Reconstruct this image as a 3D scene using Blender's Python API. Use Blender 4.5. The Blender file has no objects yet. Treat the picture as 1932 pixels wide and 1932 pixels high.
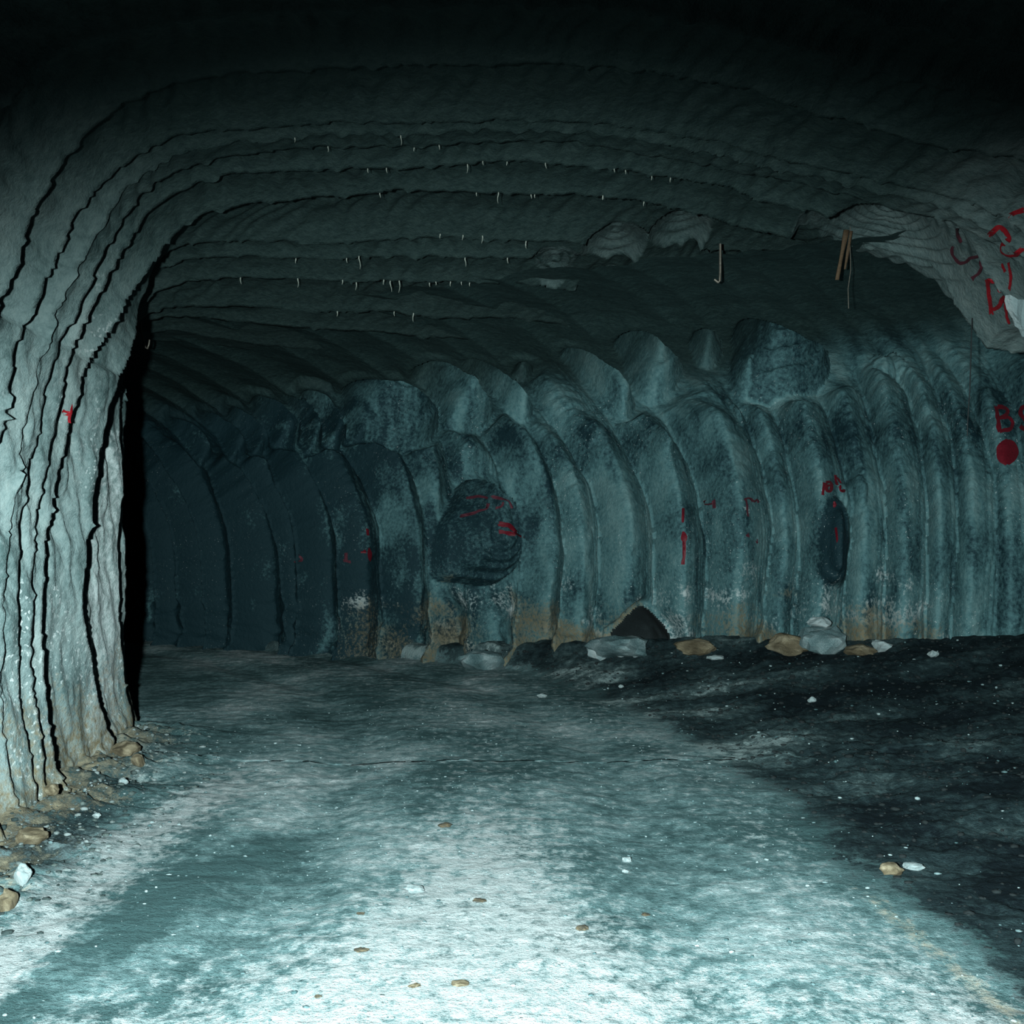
import bpy, math
import numpy as np

# ------------------------------------------------------------------ camera, world, light, exposure
F = 2300.0            # focal length in pixels of the 1932 px frame
CX, HY = 966.0, 1000.0
EYE = 1.7
scene = bpy.context.scene
COL = scene.collection
cam_d = bpy.data.cameras.new('camera')
cam_d.sensor_width = 36.0
cam_d.lens = F / 1932.0 * 36.0
cam_d.shift_y = (HY - 966.0) / 1932.0
cam_d.clip_start = 0.05
cam = bpy.data.objects.new('camera', cam_d)
cam.location = (0, 0, EYE)
cam.rotation_euler = (math.radians(90), 0, 0)
COL.objects.link(cam)
scene.camera = cam

world = bpy.data.worlds.new('ambient_fill')
scene.world = world
world.use_nodes = True
world.node_tree.nodes['Background'].inputs[0].default_value = (0.05, 0.35, 0.55, 1)
world.node_tree.nodes['Background'].inputs[1].default_value = 0.03  # faint blue fill added to lift the shadows, no real source

fl_d = bpy.data.lights.new('flash_lamp', 'SPOT')
fl_d.energy = 4300
fl_d.color = (0.80, 1.0, 1.0)
fl_d.shadow_soft_size = 0.05
fl_d.spot_size = math.radians(64)
fl_d.spot_blend = 1.0
fl = bpy.data.objects.new('flash_lamp', fl_d)
fl.location = (-0.34, -0.2, 1.72)
fl.rotation_euler = (math.radians(90 - 9.7), 0, math.radians(-2))
fl.scale = (1.5, 1.0, 1.0)
COL.objects.link(fl)

scene.view_settings.view_transform = 'Standard'
scene.view_settings.look = 'None'
scene.view_settings.gamma = 1.0
scene.view_settings.use_curve_mapping = False
scene.view_settings.exposure = 0.0

scene.cycles.max_bounces = 3
scene.cycles.diffuse_bounces = 0
scene.cycles.glossy_bounces = 1

# ------------------------------------------------------------------ noise and small helpers
rng = np.random.default_rng(7)
_perm = rng.permutation(256).astype(np.int64)
_ang = rng.random(256) * 2 * np.pi
_gx, _gy = np.cos(_ang), np.sin(_ang)


def noise(x, y, seed=0):
    x = np.asarray(x, float) + seed * 17.31
    y = np.asarray(y, float) + seed * 7.77
    xi, yi = np.floor(x).astype(np.int64), np.floor(y).astype(np.int64)
    fx, fy = x - xi, y - yi
    u = fx * fx * fx * (fx * (fx * 6 - 15) + 10)
    v = fy * fy * fy * (fy * (fy * 6 - 15) + 10)

    def g(ix, iy, dx, dy):
        h = _perm[(_perm[ix & 255] + iy) & 255]
        return _gx[h] * dx + _gy[h] * dy
    a = g(xi, yi, fx, fy)
    b = g(xi + 1, yi, fx - 1, fy)
    c = g(xi, yi + 1, fx, fy - 1)
    d = g(xi + 1, yi + 1, fx - 1, fy - 1)
    return (a + u * (b - a)) * (1 - v) + (c + u * (d - c)) * v * 1.0


def fbm(x, y, oct=4, seed=0):
    s, a = 0.0, 1.0
    for k in range(oct):
        s = s + a * noise(x * 2 ** k, y * 2 ** k, seed + k)
        a *= 0.5
    return s


def sstep(a, b, x):
    t = np.clip((x - a) / (b - a), 0, 1)
    return t * t * (3 - 2 * t)


def mesh_from(name, verts, quads, attrs=None, smooth=True):
    me = bpy.data.meshes.new(name)
    n, m = len(verts), len(quads)
    me.vertices.add(n)
    me.vertices.foreach_set('co', np.ascontiguousarray(verts, dtype=np.float32).ravel())
    k = quads.shape[1]
    me.loops.add(m * k)
    me.loops.foreach_set('vertex_index', np.ascontiguousarray(quads, dtype=np.int32).ravel())
    me.polygons.add(m)
    me.polygons.foreach_set('loop_start', np.arange(0, m * k, k, dtype=np.int32))
    if smooth:
        me.polygons.foreach_set('use_smooth', np.ones(m, dtype=bool))
    me.update(calc_edges=True)
    for an, av in (attrs or {}).items():
        at = me.attributes.new(an, 'FLOAT', 'POINT')
        at.data.foreach_set('value', np.ascontiguousarray(av, dtype=np.float32))
    return me


def link(name, me, mat, parent=None):
    o = bpy.data.objects.new(name, me)
    if me is not None and mat is not None and not me.materials:
        me.materials.append(mat)
    if parent is not None:
        o.parent = parent
    COL.objects.link(o)
    return o


def sub_grid(name, V, quads, sel, mat, parent, attrs, smooth=True):
    """one object out of the selected quads of a big vertex grid"""
    q = quads[sel]
    if len(q) == 0:
        return None
    used, inv = np.unique(q.ravel(), return_inverse=True)
    me = mesh_from(name, V[used], inv.reshape(-1, 4), {k: a[used] for k, a in attrs.items()}, smooth)
    return link(name, me, mat, parent)


def structure(name, label):
    e = bpy.data.objects.new(name, None)
    COL.objects.link(e)
    e['kind'] = 'structure'
    e['label'] = label
    e['category'] = name.split('_')[0]
    return e


def tag(o, label, cat, group=None, kind=None):
    o['label'] = label
    o['category'] = cat
    if group:
        o['group'] = group
    if kind:
        o['kind'] = kind
    return o


def grid_quads(ni, nj):
    i, j = np.meshgrid(np.arange(ni - 1), np.arange(nj - 1), indexing='ij')
    a = (i * nj + j).ravel()
    return np.stack([a, a + 1, a + nj + 1, a + nj], 1)


def to_px(P):
    return np.stack([CX + F * P[:, 0] / P[:, 1], HY - F * (P[:, 2] - EYE) / P[:, 1]], 1)


def poly_dist(px, py, poly):
    """signed distance to a closed polygon, positive inside"""
    poly = np.asarray(poly, float)
    d2 = np.full(px.shape, 1e9)
    inside = np.zeros(px.shape, bool)
    n = len(poly)
    for a in range(n):
        x0, y0 = poly[a]
        x1, y1 = poly[(a + 1) % n]
        ex, ey = x1 - x0, y1 - y0
        t = np.clip(((px - x0) * ex + (py - y0) * ey) / (ex * ex + ey * ey + 1e-12), 0, 1)
        d2 = np.minimum(d2, (px - x0 - t * ex) ** 2 + (py - y0 - t * ey) ** 2)
        c = ((y0 > py) != (y1 > py)) & (px < (x1 - x0) * (py - y0) / (y1 - y0 + 1e-12) + x0)
        inside ^= c
    return np.where(inside, 1, -1) * np.sqrt(d2)


def chaikin(poly, n=2):
    p = np.asarray(poly, float)
    for _ in range(n):
        q = np.roll(p, -1, 0)
        p = np.stack([0.75 * p + 0.25 * q, 0.25 * p + 0.75 * q], 1).reshape(-1, 2)
    return p


# ------------------------------------------------------------------ materials
def new_mat(name):
    m = bpy.data.materials.new(name)
    m.use_nodes = True
    nt = m.node_tree
    return m, nt, nt.nodes['Principled BSDF']


def nd(nt, kind, **kw):
    n = nt.nodes.new(kind)
    for k, v in kw.items():
        setattr(n, k, v)
    return n


def tex_noise(nt, scale, detail=5, rough=0.6, stretch=None):
    tc = nd(nt, 'ShaderNodeTexCoord')
    n = nd(nt, 'ShaderNodeTexNoise')
    n.inputs['Scale'].default_value = scale
    n.inputs['Detail'].default_value = detail
    n.inputs['Roughness'].default_value = rough
    if stretch:
        mp = nd(nt, 'ShaderNodeMapping')
        mp.inputs['Scale'].default_value = stretch
        nt.links.new(tc.outputs['Object'], mp.inputs[0])
        nt.links.new(mp.outputs[0], n.inputs['Vector'])
    else:
        nt.links.new(tc.outputs['Object'], n.inputs['Vector'])
    return n.outputs['Fac']


def ramp(nt, fac, stops):
    r = nd(nt, 'ShaderNodeValToRGB')
    el = r.color_ramp.elements
    while len(el) < len(stops):
        el.new(0.5)
    for e, (p, c) in zip(el, stops):
        e.position = p
        e.color = c if len(c) == 4 else (*c, 1)
    nt.links.new(fac, r.inputs[0])
    return r.outputs[0]


def mix(nt, fac, a, b, mode='MIX'):
    m = nd(nt, 'ShaderNodeMix', data_type='RGBA', blend_type=mode)
    for sock, val in ((m.inputs[0], fac), (m.inputs[6], a), (m.inputs[7], b)):
        if hasattr(val, 'is_linked'):
            nt.links.new(val, sock)
        elif isinstance(val, tuple):
            sock.default_value = (*val, 1)
        else:
            sock.default_value = val
    return m.outputs[2]


def math_n(nt, op, a, b=0.0, clamp=False):
    m = nd(nt, 'ShaderNodeMath', operation=op, use_clamp=clamp)
    for sock, val in ((m.inputs[0], a), (m.inputs[1], b)):
        if hasattr(val, 'is_linked'):
            nt.links.new(val, sock)
        else:
            sock.default_value = val
    return m.outputs[0]


def attr(nt, name):
    return nd(nt, 'ShaderNodeAttribute', attribute_name=name).outputs['Fac']


def bump(nt, bsdf, h, strength, dist):
    b = nd(nt, 'ShaderNodeBump')
    b.inputs['Strength'].default_value = strength
    b.inputs['Distance'].default_value = dist
    nt.links.new(h, b.inputs['Height'])
    nt.links.new(b.outputs[0], bsdf.inputs['Normal'])


def rock_mat(name, dark, mid, light, speck=0.69, speck_scale=38.0, bmp=0.55):
    m, nt, b = new_mat(name)
    n2 = tex_noise(nt, 24, 3, 0.65)
    tone = math_n(nt, 'ADD', attr(nt, 'tone'), math_n(nt, 'MULTIPLY', math_n(nt, 'SUBTRACT', n2, 0.5), 0.9))
    c = ramp(nt, tone, [(0.15, dark), (0.5, mid), (0.85, light)])
    # salt crystals: small pale grains, clustered
    n3 = tex_noise(nt, speck_scale, 1, 0.5)
    s = math_n(nt, 'MULTIPLY', math_n(nt, 'GREATER_THAN', n3, speck), attr(nt, 'grain'))
    c = mix(nt, s, c, (0.82, 0.9, 0.9))
    # roof shade painted in: a dark colour stands in for missing light
    c = mix(nt, attr(nt, 'roof_shade'), c, ramp(nt, n2, [(0.3, (0.019, 0.040, 0.040)), (0.7, (0.040, 0.072, 0.067))]))
    # white salt crust (plus painted brightness on one pillar rib) and brown clay stains, placed by masks on the mesh, broken up by the grain
    wf = math_n(nt, 'MULTIPLY', math_n(nt, 'ADD', attr(nt, 'white'), math_n(nt, 'SUBTRACT', math_n(nt, 'MULTIPLY', n2, 3.2), 2.1)), 1.3, True)
    wf = math_n(nt, 'MULTIPLY', wf, math_n(nt, 'MULTIPLY', attr(nt, 'white'), 4.0, True))
    c = mix(nt, wf, c, (0.72, 0.80, 0.80))
    tf = math_n(nt, 'MULTIPLY', math_n(nt, 'ADD', attr(nt, 'tan'), math_n(nt, 'SUBTRACT', math_n(nt, 'MULTIPLY', n2, 2.6), 1.5)), 1.1, True)
    tf = math_n(nt, 'MULTIPLY', tf, math_n(nt, 'MULTIPLY', attr(nt, 'tan'), 4.0, True))
    c = mix(nt, tf, c, (0.30, 0.25, 0.16))
    nt.links.new(c, b.inputs['Base Color'])
    b.inputs['Roughness'].default_value = 0.62
    b.inputs['Specular IOR Level'].default_value = 0.3
    bump(nt, b, tex_noise(nt, 19, 5, 0.75), bmp, 0.045)
    return m


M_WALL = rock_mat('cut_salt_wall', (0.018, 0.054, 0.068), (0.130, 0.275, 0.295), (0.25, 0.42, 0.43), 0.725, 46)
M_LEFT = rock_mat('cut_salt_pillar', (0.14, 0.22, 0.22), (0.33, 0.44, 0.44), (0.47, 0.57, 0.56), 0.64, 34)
M_CRUMB = rock_mat('dull_crumb', (0.05, 0.075, 0.075), (0.14, 0.18, 0.17), (0.36, 0.42, 0.42), 0.8)
M_PALE = rock_mat('pale_salt', (0.42, 0.55, 0.57), (0.60, 0.72, 0.73), (0.80, 0.88, 0.88), 0.7)
M_GREY = rock_mat('grey_salt', (0.09, 0.17, 0.18), (0.20, 0.31, 0.325), (0.50, 0.62, 0.63), 0.68)
M_TAN = rock_mat('clayey_salt', (0.13, 0.10, 0.06), (0.27, 0.215, 0.135), (0.58, 0.48, 0.33), 0.72)
M_CLOD = rock_mat('brown_clod', (0.09, 0.085, 0.07), (0.17, 0.15, 0.11), (0.36, 0.26, 0.15), 0.8)
M_DRIP = rock_mat('salt_drip', (0.30, 0.33, 0.28), (0.50, 0.52, 0.45), (0.70, 0.72, 0.64), 0.8)


def plain(name, col, rough=0.7, metal=0.0):
    m, nt, b = new_mat(name)
    n = tex_noise(nt, 60, 4, 0.6)
    c = ramp(nt, n, [(0.3, tuple(v * 0.65 for v in col)), (0.7, tuple(min(1, v * 1.2) for v in col))])
    nt.links.new(c, b.inputs['Base Color'])
    b.inputs['Roughness'].default_value = rough
    b.inputs['Metallic'].default_value = metal
    return m


M_RED = plain('red_spray_paint', (0.24, 0.008, 0.022), 0.6)
M_REDFRESH = plain('fresh_red_spray_paint', (0.45, 0.012, 0.022), 0.6)
M_REDFAINT = plain('worn_red_spray_paint', (0.17, 0.035, 0.055), 0.7)
M_WIRE = plain('rusty_wire', (0.28, 0.24, 0.20), 0.5, 0.6)
M_CABLE = plain('black_cable', (0.012, 0.016, 0.018), 0.6)
M_WOOD = plain('split_timber', (0.15, 0.09, 0.05), 0.8)


def floor_mat():
    m, nt, b = new_mat('salt_floor')
    n2 = tex_noise(nt, 13, 5, 0.75, (1.0, 0.7, 1))
    f2 = math_n(nt, 'SUBTRACT', n2, 0.5)
    # the road: grey-green salt with a paler crust where the wheels packed it
    tone = math_n(nt, 'ADD', attr(nt, 'tone'), math_n(nt, 'MULTIPLY', f2, 1.7))
    road = ramp(nt, tone, [(0.10, (0.075, 0.145, 0.15)), (0.45, (0.185, 0.30, 0.31)), (0.80, (0.42, 0.52, 0.53)), (0.97, (0.70, 0.76, 0.77))])
    cf = math_n(nt, 'MULTIPLY', math_n(nt, 'SUBTRACT', math_n(nt, 'ADD', attr(nt, 'white'), math_n(nt, 'MULTIPLY', f2, 3.0)), 0.42), 1.5, True)
    road = mix(nt, cf, road, (0.57, 0.615, 0.62))
    # dark loose muck
    muck = ramp(nt, math_n(nt, 'ADD', attr(nt, 'mtone'), math_n(nt, 'MULTIPLY', f2, 1.1)),
                [(0.25, (0.008, 0.015, 0.019)), (0.55, (0.035, 0.062, 0.068)), (0.8, (0.11, 0.165, 0.17)), (0.97, (0.38, 0.48, 0.48))])
    mf = math_n(nt, 'ADD', attr(nt, 'muck'), math_n(nt, 'MULTIPLY', f2, 1.1))
    mf = ramp(nt, mf, [(0.40, (0, 0, 0)), (0.62, (1, 1, 1))])
    c = mix(nt, mf, road, muck)
    tf = math_n(nt, 'MULTIPLY', math_n(nt, 'SUBTRACT', math_n(nt, 'ADD', attr(nt, 'tan'), f2), 0.42), 3.0, True)
    c = mix(nt, tf, c, (0.40, 0.34, 0.23))
    nt.links.new(c, b.inputs['Base Color'])
    b.inputs['Roughness'].default_value = 0.8
    b.inputs['Diffuse Roughness'].default_value = 0.6
    b.inputs['Specular IOR Level'].default_value = 0.15
    bump(nt, b, tex_noise(nt, 16, 5, 0.78), 0.8, 0.06)
    return m


M_FLOOR = floor_mat()
M_MUCK_HOLLOW = plain('muck_and_hollow_shade', (0.016, 0.024, 0.026), 0.9)  # muck crumbs, and the painted shade in the wall hollow

# ------------------------------------------------------------------ the far rib wall (barrel shaped, cut in upright passes)
TX, TY = 0.876, -0.483          # along the wall, towards the right
NX, NY = -0.483, -0.876         # out of the wall, into the room
W0 = (4.12, 12.9)

wz = np.concatenate([np.linspace(-0.2, 1.3, 76), 1.3 + 2.47 * np.sin(np.linspace(0, math.radians(90), 260)[1:])])
wph = np.concatenate([np.zeros(76), np.linspace(0, math.radians(90), 260)[1:]])
wB = np.where(wz <= 1.3 + 1e-9, 0.26 * (np.clip(1.3 - wz, 0, None) / 1.3) ** 2, 0)
wB = np.where(wph > 0, 4.5 * (1 - np.cos(wph)), wB)
dB, dz = np.gradient(wB), np.gradient(wz)
wl = np.hypot(dB, dz)
wnB, wnz = dz / wl, -dB / wl            # profile normal pointing into the room: (along room normal, up)
warc = np.concatenate([[0], np.cumsum(np.hypot(np.diff(wB), np.diff(wz)))])
# even rows along the profile
warc_e = np.arange(0, warc[-1], 0.019)
rz = np.interp(warc_e, warc, wz)
rB = np.interp(warc_e, warc, wB)
rnB = np.interp(warc_e, warc, wnB)
rnz = np.interp(warc_e, warc, wnz)


def wall_inv(x, y):
    """pixel of the photograph -> (s, arc) on the undamaged wall profile"""
    k = (x - CX) / F
    s = (k * (W0[1] + NY * wB) - W0[0] - NX * wB) / (TX - k * TY)
    Y = W0[1] + s * TY + wB * NY
    yy = HY - F * (wz - EYE) / Y
    ok = np.where(wph < math.radians(80), np.abs(yy - y), 1e9)
    i = int(np.argmin(ok))
    return s[i], warc[i]


SEAMS = [
    [(205, 800), (232, 880), (262, 960), (285, 1050), (285, 1200)],
    [(232, 820), (270, 900), (321, 1007), (330, 1070), (327, 1200)],
    [(275, 830), (320, 900), (368, 1001), (380, 1100), (378, 1200)],
    [(395, 900), (408, 945), (430, 1023), (436, 1085), (432, 1200)],
    [(430, 850), (458, 892), (489, 945), (510, 992), (526, 1069), (532, 1147), (530, 1200)],
    [(490, 850), (507, 880), (520, 920), (548, 985), (557, 1054), (554, 1203)],
    [(550, 840), (570, 870), (591, 908), (625, 985), (635, 1054), (632, 1193)],
    [(625, 820), (650, 858), (684, 914), (709, 985), (717, 1054), (714, 1206)],
    [(725, 800), (757, 859), (787, 920), (800, 987), (811, 1054), (812, 1105), (804, 1199)],
    [(810, 790), (831, 835), (854, 903), (872, 970), (884, 1050), (885, 1190)],
    [(880, 770), (911, 832), (949, 920), (972, 970), (982, 1037), (982, 1088), (965, 1199)],
    [(900, 690), (950, 745), (1006, 829), (1039, 896), (1056, 970), (1065, 1037), (1060, 1105), (1046, 1185)],
    [(955, 690), (985, 735), (1039, 802), (1083, 866), (1117, 920), (1125, 987), (1127, 1088), (1122, 1190)],
    [(1040, 660), (1095, 725), (1154, 802), (1197, 886), (1221, 953), (1231, 1020), (1231, 1138), (1228, 1190)],
    [(1180, 700), (1251, 798), (1305, 893), (1322, 970), (1332, 1037), (1329, 1138), (1326, 1190)],
    [(1235, 585), (1280, 620), (1330, 672), (1372, 733), (1409, 803), (1435, 875), (1450, 940), (1457, 992), (1448, 1057), (1440, 1150)],
    [(1400, 700), (1462, 790), (1490, 880), (1505, 959), (1507, 1031), (1497, 1150)],
    [(1440, 600), (1510, 690), (1560, 790), (1590, 890), (1604, 974), (1600, 1044), (1590, 1150)],
    [(1500, 580), (1580, 650), (1625, 740), (1655, 860), (1668, 960), (1668, 1150)],
    [(1580, 580), (1660, 660), (1715, 760), (1742, 870), (1750, 980), (1745, 1150)],
    [(1640, 565), (1720, 640), (1780, 780), (1804, 888), (1808, 985), (1800, 1075), (1795, 1150)],
    [(1695, 578), (1765, 663), (1819, 733), (1860, 830), (1876, 900), (1881, 990), (1880, 1150)],
    [(1760, 570), (1850, 660), (1905, 760), (1935, 880), (1945, 980), (1945, 1150)],
]
seam_s = []
for pl in SEAMS:
    sw = np.array([wall_inv(*p) for p in pl])
    o = np.argsort(sw[:, 1])
    seam_s.append(np.interp(warc_e, sw[o, 1], sw[o, 0]))
base_left, base_right = seam_s[0].copy(), seam_s[-1].copy()
seam_s = [base_left - 0.75 * k for k in range(7, 0, -1)] + seam_s + [base_right + 0.8 * k for k in range(1, 5)]
seam_s = np.array(seam_s)                                   # (n seams, rows)
for k in range(1, len(seam_s)):
    seam_s[k] = np.maximum(seam_s[k], seam_s[k - 1] + 0.12)
for k in range(len(seam_s)):                                 # a little waver in every cusp
    seam_s[k] += 0.035 * fbm(warc_e * 1.9, warc_e * 0 + k * 3.7, 4, 3)

sg = np.arange(-15.0, 4.6, 0.0185)
NS, NR = len(sg), len(warc_e)
S2, A2 = np.meshgrid(sg, warc_e, indexing='ij')
rib_id = np.zeros((NS, NR), int)
u = np.zeros((NS, NR))
wid = np.zeros((NS, NR))
for j in range(NR):
    k = np.clip(np.searchsorted(seam_s[:, j], sg) - 1, 0, len(seam_s) - 2)
    rib_id[:, j] = k
    wid[:, j] = seam_s[k + 1, j] - seam_s[k, j]
    u[:, j] = np.clip((sg - seam_s[k, j]) / wid[:, j], 0, 1)
ampk = 0.75 + 0.5 * rng.random(len(seam_s))
# deepest towards the right hand cusp, steep there
fall = np.clip((u - 0.34) / 0.66, 0, 1)
prof = np.where(u < 0.34, np.sin(0.5 * np.pi * np.clip(u / 0.34, 0, 1)) ** 0.8, 0.55 * np.cos(0.5 * np.pi * fall) + 0.45 * (1 - fall))
ribfade = sstep(5.2, 3.9, A2)
lobes = np.where(S2 < -1.5, sstep(3.6, 2.9, A2), sstep(4.3, 3.6, A2))
ribamp = (0.25 + 0.75 * ribfade) * (0.4 + 0.6 * lobes) * (1 - 0.42 * sstep(0.2, 1.2, S2))
D = np.minimum(0.70 * wid, 0.62) * ampk[rib_id] * prof * ribamp
# fine parallel scratches on the steep side, chatter marks across the face
D += 0.012 * ribfade * np.sin(u * wid * 2 * np.pi / 0.06 + 2 * fbm(S2 * 2, A2 * 1.2, 2, 11)) * sstep(0.6, 0.8, u) * sstep(1.0, 0.93, u)
chat = fbm(S2 * 3.0, A2 * 11.0 - u * 2.0, 3, 21)
D += 0.028 * chat * sstep(0.05, 0.2, u) * sstep(0.85, 0.55, u) * ribfade
D_rib = D

POCKETS = [   # outline in photograph pixels, depth, rim width
    ([(374, 889), (399, 867), (386, 824), (355, 796), (312, 796), (333, 824), (361, 861)], .26, .34),
    ([(430, 880), (464, 864), (464, 836), (442, 805), (399, 775), (374, 788), (411, 827), (424, 852)], .26, .34),
    ([(473, 864), (504, 855), (509, 824), (480, 785), (436, 765), (424, 788), (461, 818), (470, 842)], .26, .34),
    ([(511, 848), (539, 852), (568, 838), (565, 800), (535, 765), (480, 745), (467, 770), (498, 805), (511, 824)], .28, .34),
    ([(570, 866), (601, 856), (609, 818), (594, 780), (557, 748), (526, 745), (557, 787), (570, 815)], .30, .36),
    ([(607, 845), (641, 852), (654, 824), (645, 790), (612, 748), (573, 740), (560, 752), (597, 787), (610, 818)], .30, .36),
    ([(655, 852), (700, 840), (745, 856), (790, 853), (822, 825), (829, 785), (812, 750), (770, 722), (700, 715), (640, 730), (645, 790)], .42, .46),
    ([(830, 805), (850, 818), (895, 818), (922, 803), (930, 775), (915, 738), (880, 703), (830, 682), (780, 692), (770, 715), (810, 740), (828, 770)], .40, .44),
    ([(985, 804), (1008, 784), (1001, 751), (967, 718), (925, 688), (885, 676), (866, 684), (891, 714), (932, 751), (959, 788)], .32, .38),
    ([(966, 712), (970, 690), (985, 682), (1002, 690), (1005, 708), (995, 720), (978, 722)], .12, .14),
    ([(1171, 804), (1193, 785), (1199, 751), (1177, 714), (1137, 682), (1086, 656), (1050, 664), (1073, 698), (1113, 741), (1147, 778)], .36, .42),
    ([(1150, 650), (1185, 622), (1228, 628), (1266, 658), (1291, 698), (1281, 737), (1257, 759), (1230, 766), (1203, 754), (1193, 735), (1180, 700)], .30, .36),
    ([(1298, 655), (1306, 628), (1328, 618), (1352, 628), (1363, 655), (1358, 685), (1338, 700), (1312, 694)], .20, .30),
    ([(1383, 616), (1409, 600), (1442, 602), (1512, 633), (1554, 655), (1568, 686), (1562, 728), (1538, 748), (1486, 765), (1442, 770), (1396, 755), (1373, 728), (1378, 690), (1385, 676), (1380, 645)], .36, .50),
    ([(1378, 730), (1384, 706), (1404, 698), (1426, 706), (1434, 732), (1424, 754), (1404, 760), (1386, 750)], .30, .30),
    ([(854, 923), (878, 912), (925, 915), (959, 936), (974, 970), (983, 1020), (976, 1064), (952, 1089), (918, 1104), (885, 1103), (848, 1098), (814, 1100), (806, 1060), (812, 1000), (830, 975), (845, 950)], .34, .42),
    ([(1520, 985), (1548, 952), (1582, 950), (1603, 978), (1601, 1044), (1590, 1112), (1545, 1114), (1508, 1090), (1512, 1030)], .32, .36),
    ([(1636, 700), (1652, 672), (1686, 676), (1706, 704), (1700, 722), (1660, 724)], .07, .22),
    ([(1138, 1192), (1160, 1172), (1184, 1150), (1205, 1141), (1222, 1152), (1238, 1170), (1252, 1190), (1245, 1230), (1140, 1230)], .2, .2),
    ([(1205, 880), (1222, 858), (1248, 862), (1256, 886), (1242, 912), (1216, 908)], .08, .14),
    ([(1565, 930), (1590, 915), (1625, 925), (1630, 965), (1610, 985), (1580, 975)], .06, .12),
]
def blur(a, k):
    w = np.hanning(2 * k + 3)[1:-1]
    w /= w.sum()
    for ax in (0, 1):
        pw_ = [(0, 0), (0, 0)]
        pw_[ax] = (k, k)
        p_ = np.pad(a, pw_, mode='edge')
        a = sum(w[i_] * np.take(p_, np.arange(i_, i_ + a.shape[ax]), axis=ax) for i_ in range(2 * k + 1))
    return a


D_best = D_rib.copy()
pocket_id = np.full((NS, NR), -1)
fields = []
for pi, (poly, dep, ew) in enumerate(POCKETS):
    pw = np.array([wall_inv(*p) for p in poly])
    pw = chaikin(pw, 2)
    lo, hi = pw.min(0), pw.max(0)
    i0, i1 = np.searchsorted(sg, [lo[0] - 0.4, hi[0] + 0.4])
    j0, j1 = np.searchsorted(warc_e, [lo[1] - 0.4, hi[1] + 0.4])
    ss, aa = S2[i0:i1, j0:j1], A2[i0:i1, j0:j1]
    sd = poly_dist(ss + 0.03 * fbm(ss * 3, aa * 3, 3, pi), aa, pw)
    fields.append((i0, i1, j0, j1, ss, aa, sd, lo, hi))
    lipw = 0.38 if pi in (11, 12, 13, 15) else 0.16      # driven in after the ribs: a smooth lip runs round them
    if dep > 0.1 and pi != 16:
        D_best[i0:i1, j0:j1] *= 1 - 0.75 * sstep(-lipw, -0.05, sd)
D_rib = D_best.copy()
for pi, (poly, dep, ew) in enumerate(POCKETS):
    i0, i1, j0, j1, ss, aa, sd, lo, hi = fields[pi]
    tt = 0.62 * (ss - lo[0]) / (hi[0] - lo[0]) + 0.38 * (hi[1] - aa) / (hi[1] - lo[1])
    sm = np.maximum(sd.max(), 0.1)
    sds = np.minimum(sd, 0.08) + np.clip(blur(np.clip(sd - 0.08, 0, None), max(3, int(sm * 0.45 / 0.019))), 0, None)
    ewl = np.interp(tt, [0.1, 0.5], [1.4 * ew, ew])
    dd = 1.9 * dep * np.sin(0.5 * np.pi * np.clip(sds / ewl, 0, 1))
    if pi == 16:
        ewl = np.interp(tt, [0.1, 0.6], [3.0 * ew, ew])
        dd = 1.9 * dep * np.sin(0.5 * np.pi * np.clip(sds / ewl, 0, 1))
    rg = (0.040 if pi in (11, 13, 14, 15) else 0.028) * min(1, dep / 0.3) * sstep(0.3, 0.55, tt)
    dd += rg * np.sin(sds / 0.095 * 2 * np.pi + 1.2 * fbm(ss * 1.5, aa * 1.5, 2, pi)) * sstep(0.0, 0.06, sd) * sstep(0.62, 0.35, sd)
    rim = np.where(sd > 0, dd + D_rib[i0:i1, j0:j1] * (0.6 if dep > 0.1 else 1.0) + 0.02, -1)
    win = rim > D_best[i0:i1, j0:j1]
    D_best[i0:i1, j0:j1] = np.where(win, rim, D_best[i0:i1, j0:j1])
    pocket_id[i0:i1, j0:j1] = np.where(win, pi, pocket_id[i0:i1, j0:j1])
D = D_best + 0.030 * fbm(S2 * 1.3, A2 * 1.3, 5, 31) + 0.012 * fbm(S2 * 9, A2 * 9, 3, 41) * (1 - 0.7 * sstep(3.9, 4.8, A2))
# spalled foot of the wall
foot = sstep(1.0, 0.45, A2 - 0.2 + 0.35 * fbm(S2 * 1.6, A2 * 1.6, 3, 51))
D += foot * (0.05 + 0.16 * fbm(S2 * 2.2, A2 * 2.6, 4, 61))

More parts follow.
